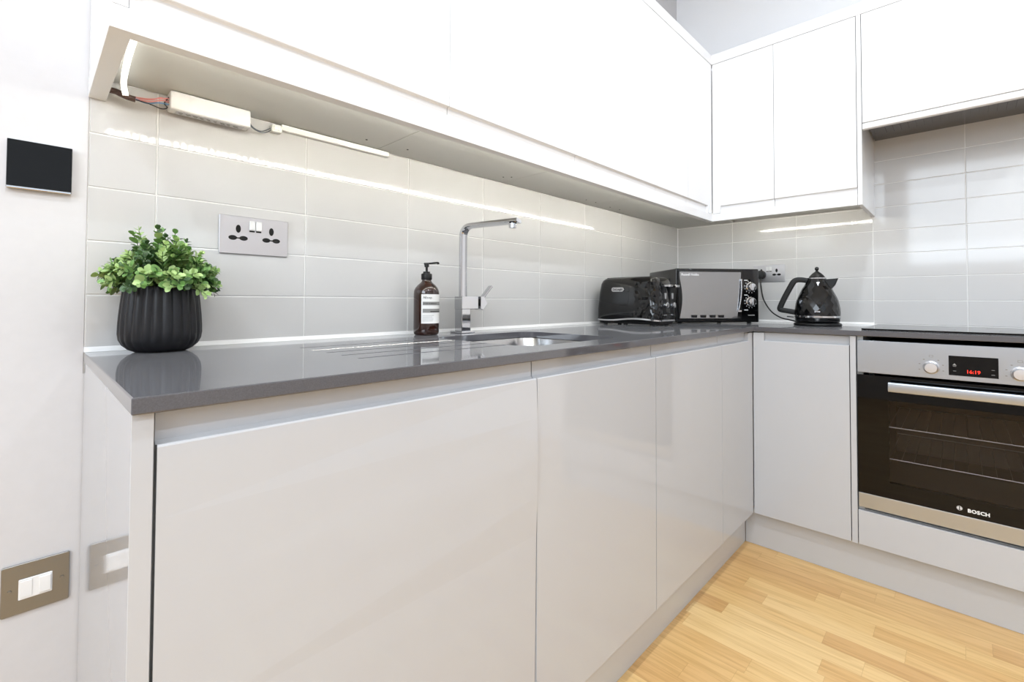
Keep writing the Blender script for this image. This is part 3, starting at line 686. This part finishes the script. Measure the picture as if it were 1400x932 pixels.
# label wraps part of the bottle; centre azimuth to the right of the camera direction
ca = math.atan2(-1.1978-byp, -2.6124-bxp)
def wrap(bm, a0, a1, z0, z1, r, mi=0, n=24):
    t2 = bmesh.new(); A = []; B = []
    for i in range(n+1):
        a = a0+(a1-a0)*i/n; A.append(t2.verts.new((bxp+r*math.cos(a), byp+r*math.sin(a), WT+z0))); B.append(t2.verts.new((bxp+r*math.cos(a), byp+r*math.sin(a), WT+z1)))
    for i in range(n): t2.faces.new((A[i], A[i+1], B[i+1], B[i]))
    for f in t2.faces: f.material_index = mi
    merge(bm, t2)
L0, L1 = ca-.40, ca+1.75
bm = nb(); wrap(bm, L0, L1, .0345, .1180, .03715); lb = obj('label', bm, 'label', t, smooth=True)
bm = nb(); wrap(bm, L0+.12, L1-.1, .0865, .0965, .03735); wrap(bm, L0+.12, L1-.1, .0655, .0765, .03735); sub('label_bands', bm, 'lgrey', lb, True)
bm = nb(); wrap(bm, L0+.10, L1-.15, .0655, .0660, .0374); wrap(bm, L0+.7, L1-.15, .0672, .0700, .0375)
for k, z in enumerate((.057, .053, .049, .045, .041)): wrap(bm, L0+.12, L0+.95+random.uniform(-.1, .1), z, z+.0006, .0375)
# brand word wrapped round the bottle, one letter at a time
for i, ch in enumerate('Aēsop.'):
    a = L0+.22+i*.135; n_ = Vector((math.cos(a), math.sin(a), 0)); xd = Vector((-math.sin(a), math.cos(a), 0))
    b2 = text_bm(ch, .0095, Vector((bxp, byp, WT+.1085))+n_*.0374, xd, (0, 0, 1), .0001); merge(bm, b2)
for k in range(9): wrap(bm, L0+.20+k*.13, L0+.20+k*.13+random.uniform(.06, .11), .0900, .0930, .0376)
sub('label_print', bm, 'ink', lb)
bm = nb(); wrap(bm, L1+.75, L1+2.6, .0345, .1180, .03715); obj('rear_label', bm, 'label', t, smooth=True)
bm = nb(); lathe(bm, [(.005, .1600), (.0150, .1605), (.0158, .1625), (.0158, .1765), (.0145, .1785), (.0105, .1790), (.0100, .1845), (.0045, .1850)], 40, (bxp, byp, WT)); pc = obj('pump_collar', bm, 'blackm', t, smooth=True)
bm = nb(); lathe(bm, [(.0036, .183), (.0036, .197), (.0065, .1985), (.0070, .2065), (.0062, .2085), (.0010, .2090)], 24, (bxp, byp, WT))
sweep(bm, spline([(bxp-.007, byp+.001, WT+.2075), (bxp+.006, byp-.001, WT+.2085), (bxp+.020, byp-.004, WT+.2105), (bxp+.034, byp-.007, WT+.2120), (bxp+.0365, byp-.0075, WT+.2085)], 4), rrect(-.0042, .0042, -.0026, .0026, .0018, 3)); obj('pump_head', bm, 'blackm', t, smooth=True)

# ------------------------------------------------------------------ tap
TX0, TX1, TY0, TY1 = -1.693, -1.658, -.088, -.053
t = thing('mixer_tap', 'square chrome kitchen mixer tap behind the sink', 'tap', ((TX0+TX1)/2, (TY0+TY1)/2, WT))
obj('base_plate', bx(nb(), TX0-.010, TX1+.010, TY0-.010, TY1+.010, WT+.0003, WT+.0060, .0012, 2), 'chrome', t)
bm = nb(); bx(bm, TX0, TX1, TY0, TY1, WT+.0058, .974, .0015, 2); obj('column', bm, 'chrome', t)
obj('valve_body', bx(nb(), TX0-.001, -1.626, TY0-.001, TY1+.001, .9735, 1.0135, .0018, 2), 'chrome', t)
rx, ry = -1.6755, -.0705; ex, ey = -1.6390, -.276; zt_ = 1.2315; R_ = .030
dv = Vector((ex-rx, ey-ry, 0)).normalized(); pts = [(rx, ry, 1.0130), (rx, ry, 1.08), (rx, ry, 1.14), (rx, ry, zt_-R_)]
for i in range(1, 9):
    a = PI/2*i/8; pts.append((rx+dv.x*R_*(1-math.cos(a)), ry+dv.y*R_*(1-math.cos(a)), zt_-R_+R_*math.sin(a)))
pts += [(rx+dv.x*.10, ry+dv.y*.10, zt_), (ex, ey, zt_)]
bm = nb(); sweep(bm, pts, rrect(-.0050, .0050, -.0125, .0125, .0012, 2), upv=(1, 0, 0)); obj('spout', bm, 'chrome', t, smooth=True, angle=30)
bm = nb(); lathe(bm, [(.0005, -.0205), (.0095, -.0205), (.0112, -.0195), (.0112, -.006), (.0005, -.006)], 28, (ex-dv.x*.022, ey-dv.y*.022, zt_)); obj('aerator', bm, 'chrome', t, smooth=True)
hc = Vector((-1.614, (TY0+TY1)/2, .9945))
bm = nb(); lathe(bm, [(.0005, 0), (.0125, 0), (.0125, .010), (.0005, .010)], 28, (-1.6262, hc.y, hc.z), mtx=Matrix.Rotation(PI/2, 4, 'Y')); obj('lever_stem', bm, 'blackm', t, smooth=True)
bm = nb(); q = nb(); prism(q, [(-.006, .020), (.008, .020), (.024, -.003), (.004, -.024), (-.006, -.020)], 1, -.0185, .0185, bev=.001); merge(bm, q, Matrix.Translation(hc+Vector((.004, 0, 0)))); lv = obj('lever_hub', bm, 'chrome', t)
bm = nb(); sweep(bm, [hc+Vector((.012, 0, .008)), hc+Vector((.030, -.002, .028)), hc+Vector((.053, -.004, .053))], rrect(-.0095, .0095, -.0032, .0032, .001, 2), upv=(0, 0, 1)); obj('lever_handle', bm, 'chrome', t, smooth=True)

# ------------------------------------------------------------------ toaster
X0, X1, Y0, Y1 = -.890, -.715, -.325, -.030
t = thing('toaster', 'black four-slice toaster with faceted end and chrome trim', 'toaster', ((X0+X1)/2, (Y0+Y1)/2, WT))
def outline(ins, r, n=7): return rrect(X0+ins, X1-ins, Y0+ins, Y1-ins, r, n)
def loft(bm, levels, n=7, mi=0, zfun=None):
    t2 = bmesh.new(); rings = []
    for ins, z, r in levels: rings.append([t2.verts.new((u, v, z if zfun is None else zfun(u, v, z))) for u, v in outline(ins, r, n)])
    for A, B in zip(rings, rings[1:]):
        for i in range(len(A)): t2.faces.new((A[i], A[(i+1) % len(A)], B[(i+1) % len(A)], B[i]))
    t2.faces.new(rings[0][::-1]); t2.faces.new(rings[-1])
    for f in t2.faces: f.material_index = mi
    return merge(bm, t2)
z0 = WT
bm = nb(); loft(bm, [(.004, z0+.016, .028), (.000, z0+.022, .030), (.001, z0+.07, .030), (.006, z0+.14, .032), (.010, z0+.175, .034), (.015, z0+.190, .036), (.024, z0+.1985, .034), (.040, z0+.2020, .022)])
tb = obj('toaster_body', bm, 'black', t, smooth=True, angle=50)
bm = nb()
for xs in (X0+.045, X0+.075, X0+.103, X0+.130): prism(bm, rrect(xs-.006, xs+.006, Y0+.05, Y1-.035, .005, 3), 2, z0+.2005, z0+.2026)
sub('bread_slots', bm, 'dark', tb)
bm = nb(); loft(bm, [(.008, z0+.0065, .025), (.006, z0+.016, .028), (.012, z0+.018, .025)]); obj('base', bm, 'blackm', t, smooth=True)
def wave(y): k = max(0, min(1, (y-Y0)/.16)); return -.006*math.sin(PI*k)+(.006 if y > Y0+.16 else 0)*min(1, (y-Y0-.16)/.05)
# chrome wavy trim band following the outline
t2 = bmesh.new(); ol = []
o0 = rrect(X0, X1, Y0, Y1, .030, 7)
for a, b in zip(o0, o0[1:]+o0[:1]):
    n_ = max(1, int((Vector(a)-Vector(b)).length/.012))
    for i in range(n_): ol.append((a[0]+(b[0]-a[0])*i/n_, a[1]+(b[1]-a[1])*i/n_))
cxy = Vector(((X0+X1)/2, (Y0+Y1)/2)); R3 = []
def zoff(v): k = (v-Y0)/(Y1-Y0); return .0045*math.sin(2*PI*(k-.08)*1.05)+.002
for dz, outw in ((-.004, .0005), (-.003, .0025), (.003, .0025), (.004, .0005)):
    R3.append([])
    for (u, v) in ol:
        e = Vector((u, v))-cxy; e2 = Vector((e.x/abs(X1-X0), e.y/abs(Y1-Y0))).normalized()
        R3[-1].append(t2.verts.new((u+math.copysign(outw, e.x) if abs(e.x) > abs(X1-X0)/2-.03 else u, v+math.copysign(outw, e.y) if abs(e.y) > abs(Y1-Y0)/2-.03 else v, z0+.0225+dz+zoff(v))))
for A, B in zip(R3, R3[1:]):
    for i in range(len(A)): t2.faces.new((A[i], A[(i+1) % len(A)], B[(i+1) % len(A)], B[i]))
obj('chrome_trim', t2, 'chrome', t, smooth=True)
# faceted corner panels
def facets(bm, path, zs, amp, ins):
    t2 = bmesh.new(); n = len(path); g = []
    for k, z in enumerate(zs):
        row = []
        for i in range(n):
            f = i+(.5 if k % 2 else 0); j = min(int(f), n-2); fr = f-j; p = Vector(path[j][0]).lerp(Vector(path[j+1][0]), min(1, fr)); nn = Vector(path[j][1]).lerp(Vector(path[j+1][1]), min(1, fr)).normalized()
            kz = (z-zs[0])/(zs[-1]-zs[0]); q = p+nn*(.0012+random.uniform(-amp, amp)-ins(kz)); row.append(t2.verts.new((q.x, q.y, z)))
        g.append(row)
    for k in range(len(g)-1):
        for i in range(n-1):
            a, b, c, d = g[k][i], g[k][i+1], g[k+1][i], g[k+1][i+1]
            if k % 2 == 0: t2.faces.new((a, b, c)); t2.faces.new((b, d, c))
            else: t2.faces.new((a, b, d)); t2.faces.new((a, d, c))
    merge(bm, t2)
def corner_path(xa, xb):
    out = []; r = .030
    y = -.215
    while y > Y0+r+.001: out.append(((X0, y), (-1, 0))); y -= .0125
    for i in range(4): a = PI+PI/2*i/3*1.0; out.append(((X0+r+r*math.cos(a), Y0+r+r*math.sin(a)), (math.cos(a), math.sin(a))))
    x = X0+r+.010
    while x < xb: out.append(((x, Y0), (0, -1))); x += .010
    return out
insf = lambda k: .0003+.0100*k**1.6
bm = nb(); facets(bm, corner_path(0, X0+.052), [z0+.030+.0125*i for i in range(13)], .0022, insf); obj('faceted_panel', bm, 'black', t)
# badge
bm = nb(); prism(bm, rrect(-.171, -.111, z0+.1405, z0+.1590, .0090, 6), 0, X0+.0028, X0+.0075, bev=.0005); bd = obj('brand_badge', bm, 'chrome', t, smooth=True)
sub('badge_lettering', text_bm("DeLonghi", .0125, (X0+.0024, -.141, z0+.1498), (0, -1, 0), (0, 0, 1), .0002, .0001, .95), 'ink', bd)
# end controls
xe = (X0+X1)/2
for xk in (X0+.062, X0+.125):
    bm = nb(); bx(bm, xk-.0135, xk+.0135, Y0-.0005, Y0+.012, z0+.030, z0+.172, .002); cp = obj('control_strip', bm, 'blackm', t)
    bm = nb(); prism(bm, rrect(xk-.016, xk+.016, Y0-.030, Y0+.002, .008, 5), 2, z0+.158, z0+.168, bev=.002); sub('lever', bm, 'chrome', cp, True)
    bm = nb(); lathe(bm, [(.0005, 0), (.0125, 0), (.0120, .012), (.0100, .014), (.0005, .0145)], 28, (xk, Y0-.0004, z0+.085), mtx=Matrix.Rotation(PI/2, 4, 'X')); sub('browning_dial', bm, 'chrome', cp, True)
    bm = nb(); prism(bm, [(xk-.009, z0+.135), (xk+.009, z0+.135), (xk+.006, z0+.110), (xk-.006, z0+.110)], 1, Y0-.004, Y0, bev=.0008); sub('chrome_plate', bm, 'chrome', cp)
    for k in (-1, 0, 1):
        bm = nb(); lathe(bm, [(.0005, 0), (.0036, 0), (.0030, .003), (.0005, .0034)], 14, (xk+k*.0088, Y0-.0004, z0+.045), mtx=Matrix.Rotation(PI/2, 4, 'X')); sub('push_button', bm, 'chrome', cp, True)
for (xx, yy) in ((X0+.03, Y0+.035), (X1-.03, Y0+.035), (X0+.03, Y1-.035), (X1-.03, Y1-.035)):
    obj('foot', lathe(nb(), [(.008, .0002), (.009, .001), (.009, .0075), (.001, .0078)], 16, (xx, yy, WT)), 'rubber', t, smooth=True)
obj('foot', lathe(nb(), [(.008, .0002), (.009, .001), (.009, .0075), (.001, .0078)], 16, (X0+.02, -.17, WT)), 'rubber', t, smooth=True)

# ------------------------------------------------------------------ mini oven (turned diagonally into the corner)
MW, MD, MH = .3970, .328, .243
t = thing('mini_oven', 'black countertop mini oven with mirrored door in the corner', 'mini oven', (-.579, -.257, WT), -math.radians(41.0))
def lo(name, bm, m, smooth=False, parent=None):
    o = obj(name, bm, m, None, smooth=smooth, local=True); o.parent = parent or t; return o
zb = .0085
bm = nb(); bx(bm, 0.002, MW-.002, .012, MD, zb, zb+MH, .007, 3); lo('oven_body', bm, 'black', True)
bm = nb(); bx(bm, 0, MW, 0, .0125, zb-.002, zb+MH, .004, 3); lo('front_frame', bm, 'black', True)
bm = nb()
for k in range(12): bx(bm, -.0002, .0022, .07+.012*k, .076+.012*k, zb+.16, zb+.20)
lo('side_vents', bm, 'dark')
DW = .306
bm = nb(); bx(bm, .006, DW, -.014, -.0005, zb+.010, zb+MH-.010, .002, 2); md = lo('oven_door', bm, 'blackm', True)
# mirrored glass with waisted sides
gz0, gz1 = zb+.016, zb+MH-.016; ptsg = []
N_ = 12
for i in range(N_+1):
    k = i/N_; ptsg.append((.0105+.0125*math.sin(PI*min(1,k*1.15)), gz0+(gz1-gz0)*k))
for i in range(N_, -1, -1):
    k = i/N_; ptsg.append((DW-.0035-.020*(1-k)**1.3, gz0+(gz1-gz0)*k))
bm = nb(); prism(bm, ptsg, 1, -.0152, -.0139); lo('mirror_glass', bm, 'mirror', False, md)
bm = nb(); pts = [(DW-.0055, -.020, zb+.192), (DW-.0065, -.023, zb+.15), (DW-.0105, -.023, zb+.10), (DW-.0185, -.020, zb+.050)]
sweep(bm, spline(pts, 6), rrect(-.0026, .0026, -.0020, .0020, .0008, 2), upv=(1, 0, 0)); bx(bm, DW-.009, DW-.002, -.022, -.0135, zb+.187, zb+.195); bx(bm, DW-.022, DW-.006, -.022, -.0135, zb+.046, zb+.053); lo('door_handle', bm, 'chrome', True, md)
bm = text_bm('Russell Hobbs', .0145, (.060, -.0155, zb+MH-.029), (1, 0, 0), (0, 0, 1), .0002, .0002); lo('brand_lettering', bm, 'lettr', False, md)
for k, xk in enumerate((.078, .121, .165, .205)):
    bm = nb(); prism(bm, [(xk-.013, zb+.031), (xk+.013, zb+.031), (xk+.011, zb+.019), (xk-.011, zb+.019)], 1, -.021, -.0152, bev=.001); lo('door_catch', bm, 'blackm', False, md)
bm = nb(); bx(bm, DW-.046, DW-.008, -.0160, -.0150, zb+.017, zb+.021); bx(bm, DW-.040, DW-.012, -.0160, -.0150, zb+.024, zb+.026); lo('rating_print', bm, 'ink', False, md)
cxk = .356
for zk in (.160, .092):
    bm = nb(); lathe(bm, [(.0005, 0), (.0225, 0), (.0225, .003), (.0185, .005), (.0170, .018), (.0150, .020), (.0005, .0205)], 32, (cxk, -.0006, zb+zk), mtx=Matrix.Rotation(PI/2, 4, 'X')); kb = lo('control_knob', bm, 'chrome', True)
    bm = nb(); bx(bm, cxk-.0025, cxk+.0025, -.0245, -.0205, zb+zk-.015, zb+zk+.015, .001); lo('knob_grip', bm, 'satin', False, kb)
    bm = nb()
    for a in range(9):
        an = PI*(.62+a*.16); x, z = cxk+.0275*math.cos(an), zb+zk+.0275*math.sin(an); bx(bm, x-.0013, x+.0013, -.0008, -.0001, z-.0017, z+.0017)
    bx(bm, cxk-.030, cxk-.014, -.0008, -.0001, zb+zk+.029, zb+zk+.0325); lo('dial_marking', bm, 'lettr')
bm = nb(); bx(bm, cxk-.030, cxk-.012, -.0008, -.0001, zb+.052, zb+.0555); lo('dial_marking', bm, 'lettr')
bm = bx(nb(), cxk-.012, cxk+.020, -.0006, -.0001, zb+.028, zb+.032); lo('small_print', bm, 'lgrey')
for fx, fy in ((.03, .03), (MW-.03, .03), (.03, MD-.03), (MW-.03, MD-.03)):
    lo('foot', lathe(nb(), [(.008, .0003), (.010, .002), (.010, .0082), (.001, .0084)], 16, (fx, fy, 0)), 'rubber', True)

# ------------------------------------------------------------------ kettle and its base
kx, ky = -.300, -.752
t = thing('kettle_base', 'round black power base under the faceted kettle', 'kettle base', (kx, ky, WT))
obj('base_disc', lathe(nb(), [(.070, .0004), (.0860, .001), (.0870, .006), (.0850, .0105), (.0790, .0140), (.010, .0145)], 56, (kx, ky, WT)), 'blackm', t, smooth=True)
obj('base_rim', lathe(nb(), [(.0866, .0045), (.0876, .0048), (.0876, .0062), (.0866, .0066)], 56, (kx, ky, WT), cap=False), 'black', t, smooth=True)
zk = WT+.0150
t = thing('electric_kettle', 'black faceted kettle with pointed lid and open handle', 'kettle', (kx, ky, zk))
bm = nb(); lathe(bm, [(.030, 0), (.0760, .0005), (.0800, .004), (.0815, .012), (.0820, .020), (.0600, .0202)], 56, (kx, ky, zk)); obj('lower_body', bm, 'black', t, smooth=True)
obj('chrome_band', lathe(nb(), [(.0815, .0195), (.0835, .0205), (.0835, .0275), (.0815, .0290)], 56, (kx, ky, zk)), 'chrome', t, smooth=True)
bm = nb(); prof = [(.0825, .028), (.0828, .042), (.0815, .058), (.0790, .076), (.0755, .092), (.0700, .107), (.0635, .122), (.0565, .137), (.0480, .152), (.0400, .168), (.0320, .184)]
q = bmesh.new(); SEG = 22; rings = []
for k, (r, z) in enumerate(prof):
    rings.append([q.verts.new(((r+random.uniform(-.0005, .0005))*math.cos(2*PI*(i+(k % 2)*.5)/SEG), (r+random.uniform(-.0005, .0005))*math.sin(2*PI*(i+(k % 2)*.5)/SEG), z)) for i in range(SEG)])
for k in range(len(rings)-1):
    A, B = rings[k], rings[k+1]
    for i in range(SEG):
        j = (i+1) % SEG
        if k % 2 == 0: q.faces.new((A[i], A[j], B[i])); q.faces.new((A[j], B[j], B[i]))
        else: q.faces.new((A[i], A[j], B[j])); q.faces.new((A[i], B[j], B[i]))
q.faces.new(rings[-1]); q.faces.new(rings[0][::-1]); merge(bm, q, Matrix.Translation((kx, ky, zk))); obj('kettle_body', bm, 'black', t)
obj('collar_ring', lathe(nb(), [(.0315, .181), (.0345, .183), (.0345, .1875), (.0300, .1890)], 48, (kx, ky, zk)), 'chrome', t, smooth=True)
obj('lid', lathe(nb(), [(.0300, .1885), (.0292, .191), (.0225, .200), (.0150, .2075), (.0080, .213), (.0050, .2155), (.0045, .2185), (.001, .2188)], 48, (kx, ky, zk)), 'blackm', t, smooth=True)
obj('lid_knob', lathe(nb(), [(.0010, .2180), (.0045, .2187), (.0070, .2215), (.0080, .2260), (.0070, .2305), (.0045, .2335), (.0010, .2345)], 24, (kx, ky, zk)), 'black', t, smooth=True)
# screen-left is towards the corner: along +y ; handle there, spout opposite
ha = Vector((-.10, .995, 0)).normalized()
def hp(r, z): return Vector((kx, ky, zk))+ha*r+Vector((0, 0, z))
path = [hp(.034, .176), hp(.052, .180), hp(.072, .1805), hp(.086, .172), hp(.102, .142), hp(.120, .105), hp(.133, .074), hp(.1385, .056), hp(.132, .050), hp(.105, .045), hp(.079, .040)]
bm = nb(); sweep(bm, spline(path, 4), rrect(-.0110, .0110, -.0110, .0110, .004, 3), upv=(ha.y, -ha.x, 0)); obj('handle', bm, 'blackm', t, smooth=True)
sp = -ha
q = bmesh.new()
def spp(r, s, z): v = Vector((kx, ky, zk))+sp*r+Vector((-sp.y, sp.x, 0))*s+Vector((0, 0, z)); return q.verts.new(v)
A = [spp(.026, -.020, .180), spp(.026, .020, .180), spp(.050, .018, .138), spp(.050, -.018, .138)]; B = [spp(.075, -.005, .184), spp(.075, .005, .184), spp(.065, .006, .157), spp(.065, -.006, .157)]
q.faces.new(A); q.faces.new(B[::-1])
for i in range(4): q.faces.new((A[i], B[i], B[(i+1) % 4], A[(i+1) % 4]))
obj('spout', q, 'blackm', t)
bm = nb(); bx(bm, -.010, .010, -.0015, .0015, -.0022, .0022, .0008)
va = math.atan2(-1.1978-ky, -2.6124-kx); nv = Vector((math.cos(va), math.sin(va), 0))
bm2 = nb(); merge(bm2, bm, Matrix.Translation(Vector((kx, ky, zk+.046))+nv*.0815) @ Matrix.Rotation(va+PI/2, 4, 'Z')); obj('brand_badge', bm2, 'chrome', t)
bm2 = nb(); lathe(bm2, [(.0005, 0), (.0042, 0), (.0035, .0015), (.0005, .0018)], 14, Vector((kx, ky, zk+.012))+nv*.0812, mtx=Matrix.Rotation(va, 4, 'Z') @ Matrix.Rotation(PI/2, 4, 'Y')); obj('power_light', bm2, 'enamel', t)
# switch lever at the handle foot
bm = nb(); sweep(bm, [hp(.086, .0195), hp(.112, .0215)], rrect(-.004, .004, -.0022, .0022, .001, 2)); obj('switch_lever', bm, 'blackm', t)

# power cord with plug
t = thing('power_cord', 'black power cord with plug running from the right socket to the kettle', 'power cord', (-.03, -.45, 1.14))
pz, py = 1.139, -.452
bm = nb(); lathe(bm, [(.012, .0050), (.0215, .0052), (.0225, .012), (.0215, .030), (.0160, .038), (.001, .040)], 28, (0, py, pz), mtx=Matrix.Rotation(-PI/2, 4, 'Y')); obj('plug', bm, 'rubber', t, smooth=True)
path = [(-.030, py-.003, 1.118), (-.045, -.4590, 1.084), (-.060, -.4755, 1.013), (-.100, -.5190, .9560), (-.160, -.5760, .9270), (-.205, -.6270, .9180), (-.2455, -.6800, .9085)]
obj('cable', tube(nb(), path, .0032, 10, smoothn=8), 'rubber', t, smooth=True)

# ------------------------------------------------------------------ ceiling downlights
for i, (x, y) in enumerate(DOWN):
    t = thing('ceiling_downlight', 'round recessed ceiling downlight above the kitchen floor', 'ceiling light', (x, y, CEIL), group='ceiling downlights')
    obj('trim_ring', lathe(nb(), [(.042, -.001), (.044, -.006), (.052, -.006), (.055, -.0005), (.042, -.0005)], 32, (x, y, CEIL)), 'wplast', t, smooth=True)
    obj('lens', lathe(nb(), [(.001, -.003), (.041, -.003), (.041, -.0008), (.001, -.0008)], 32, (x, y, CEIL)), 'lamp', t)
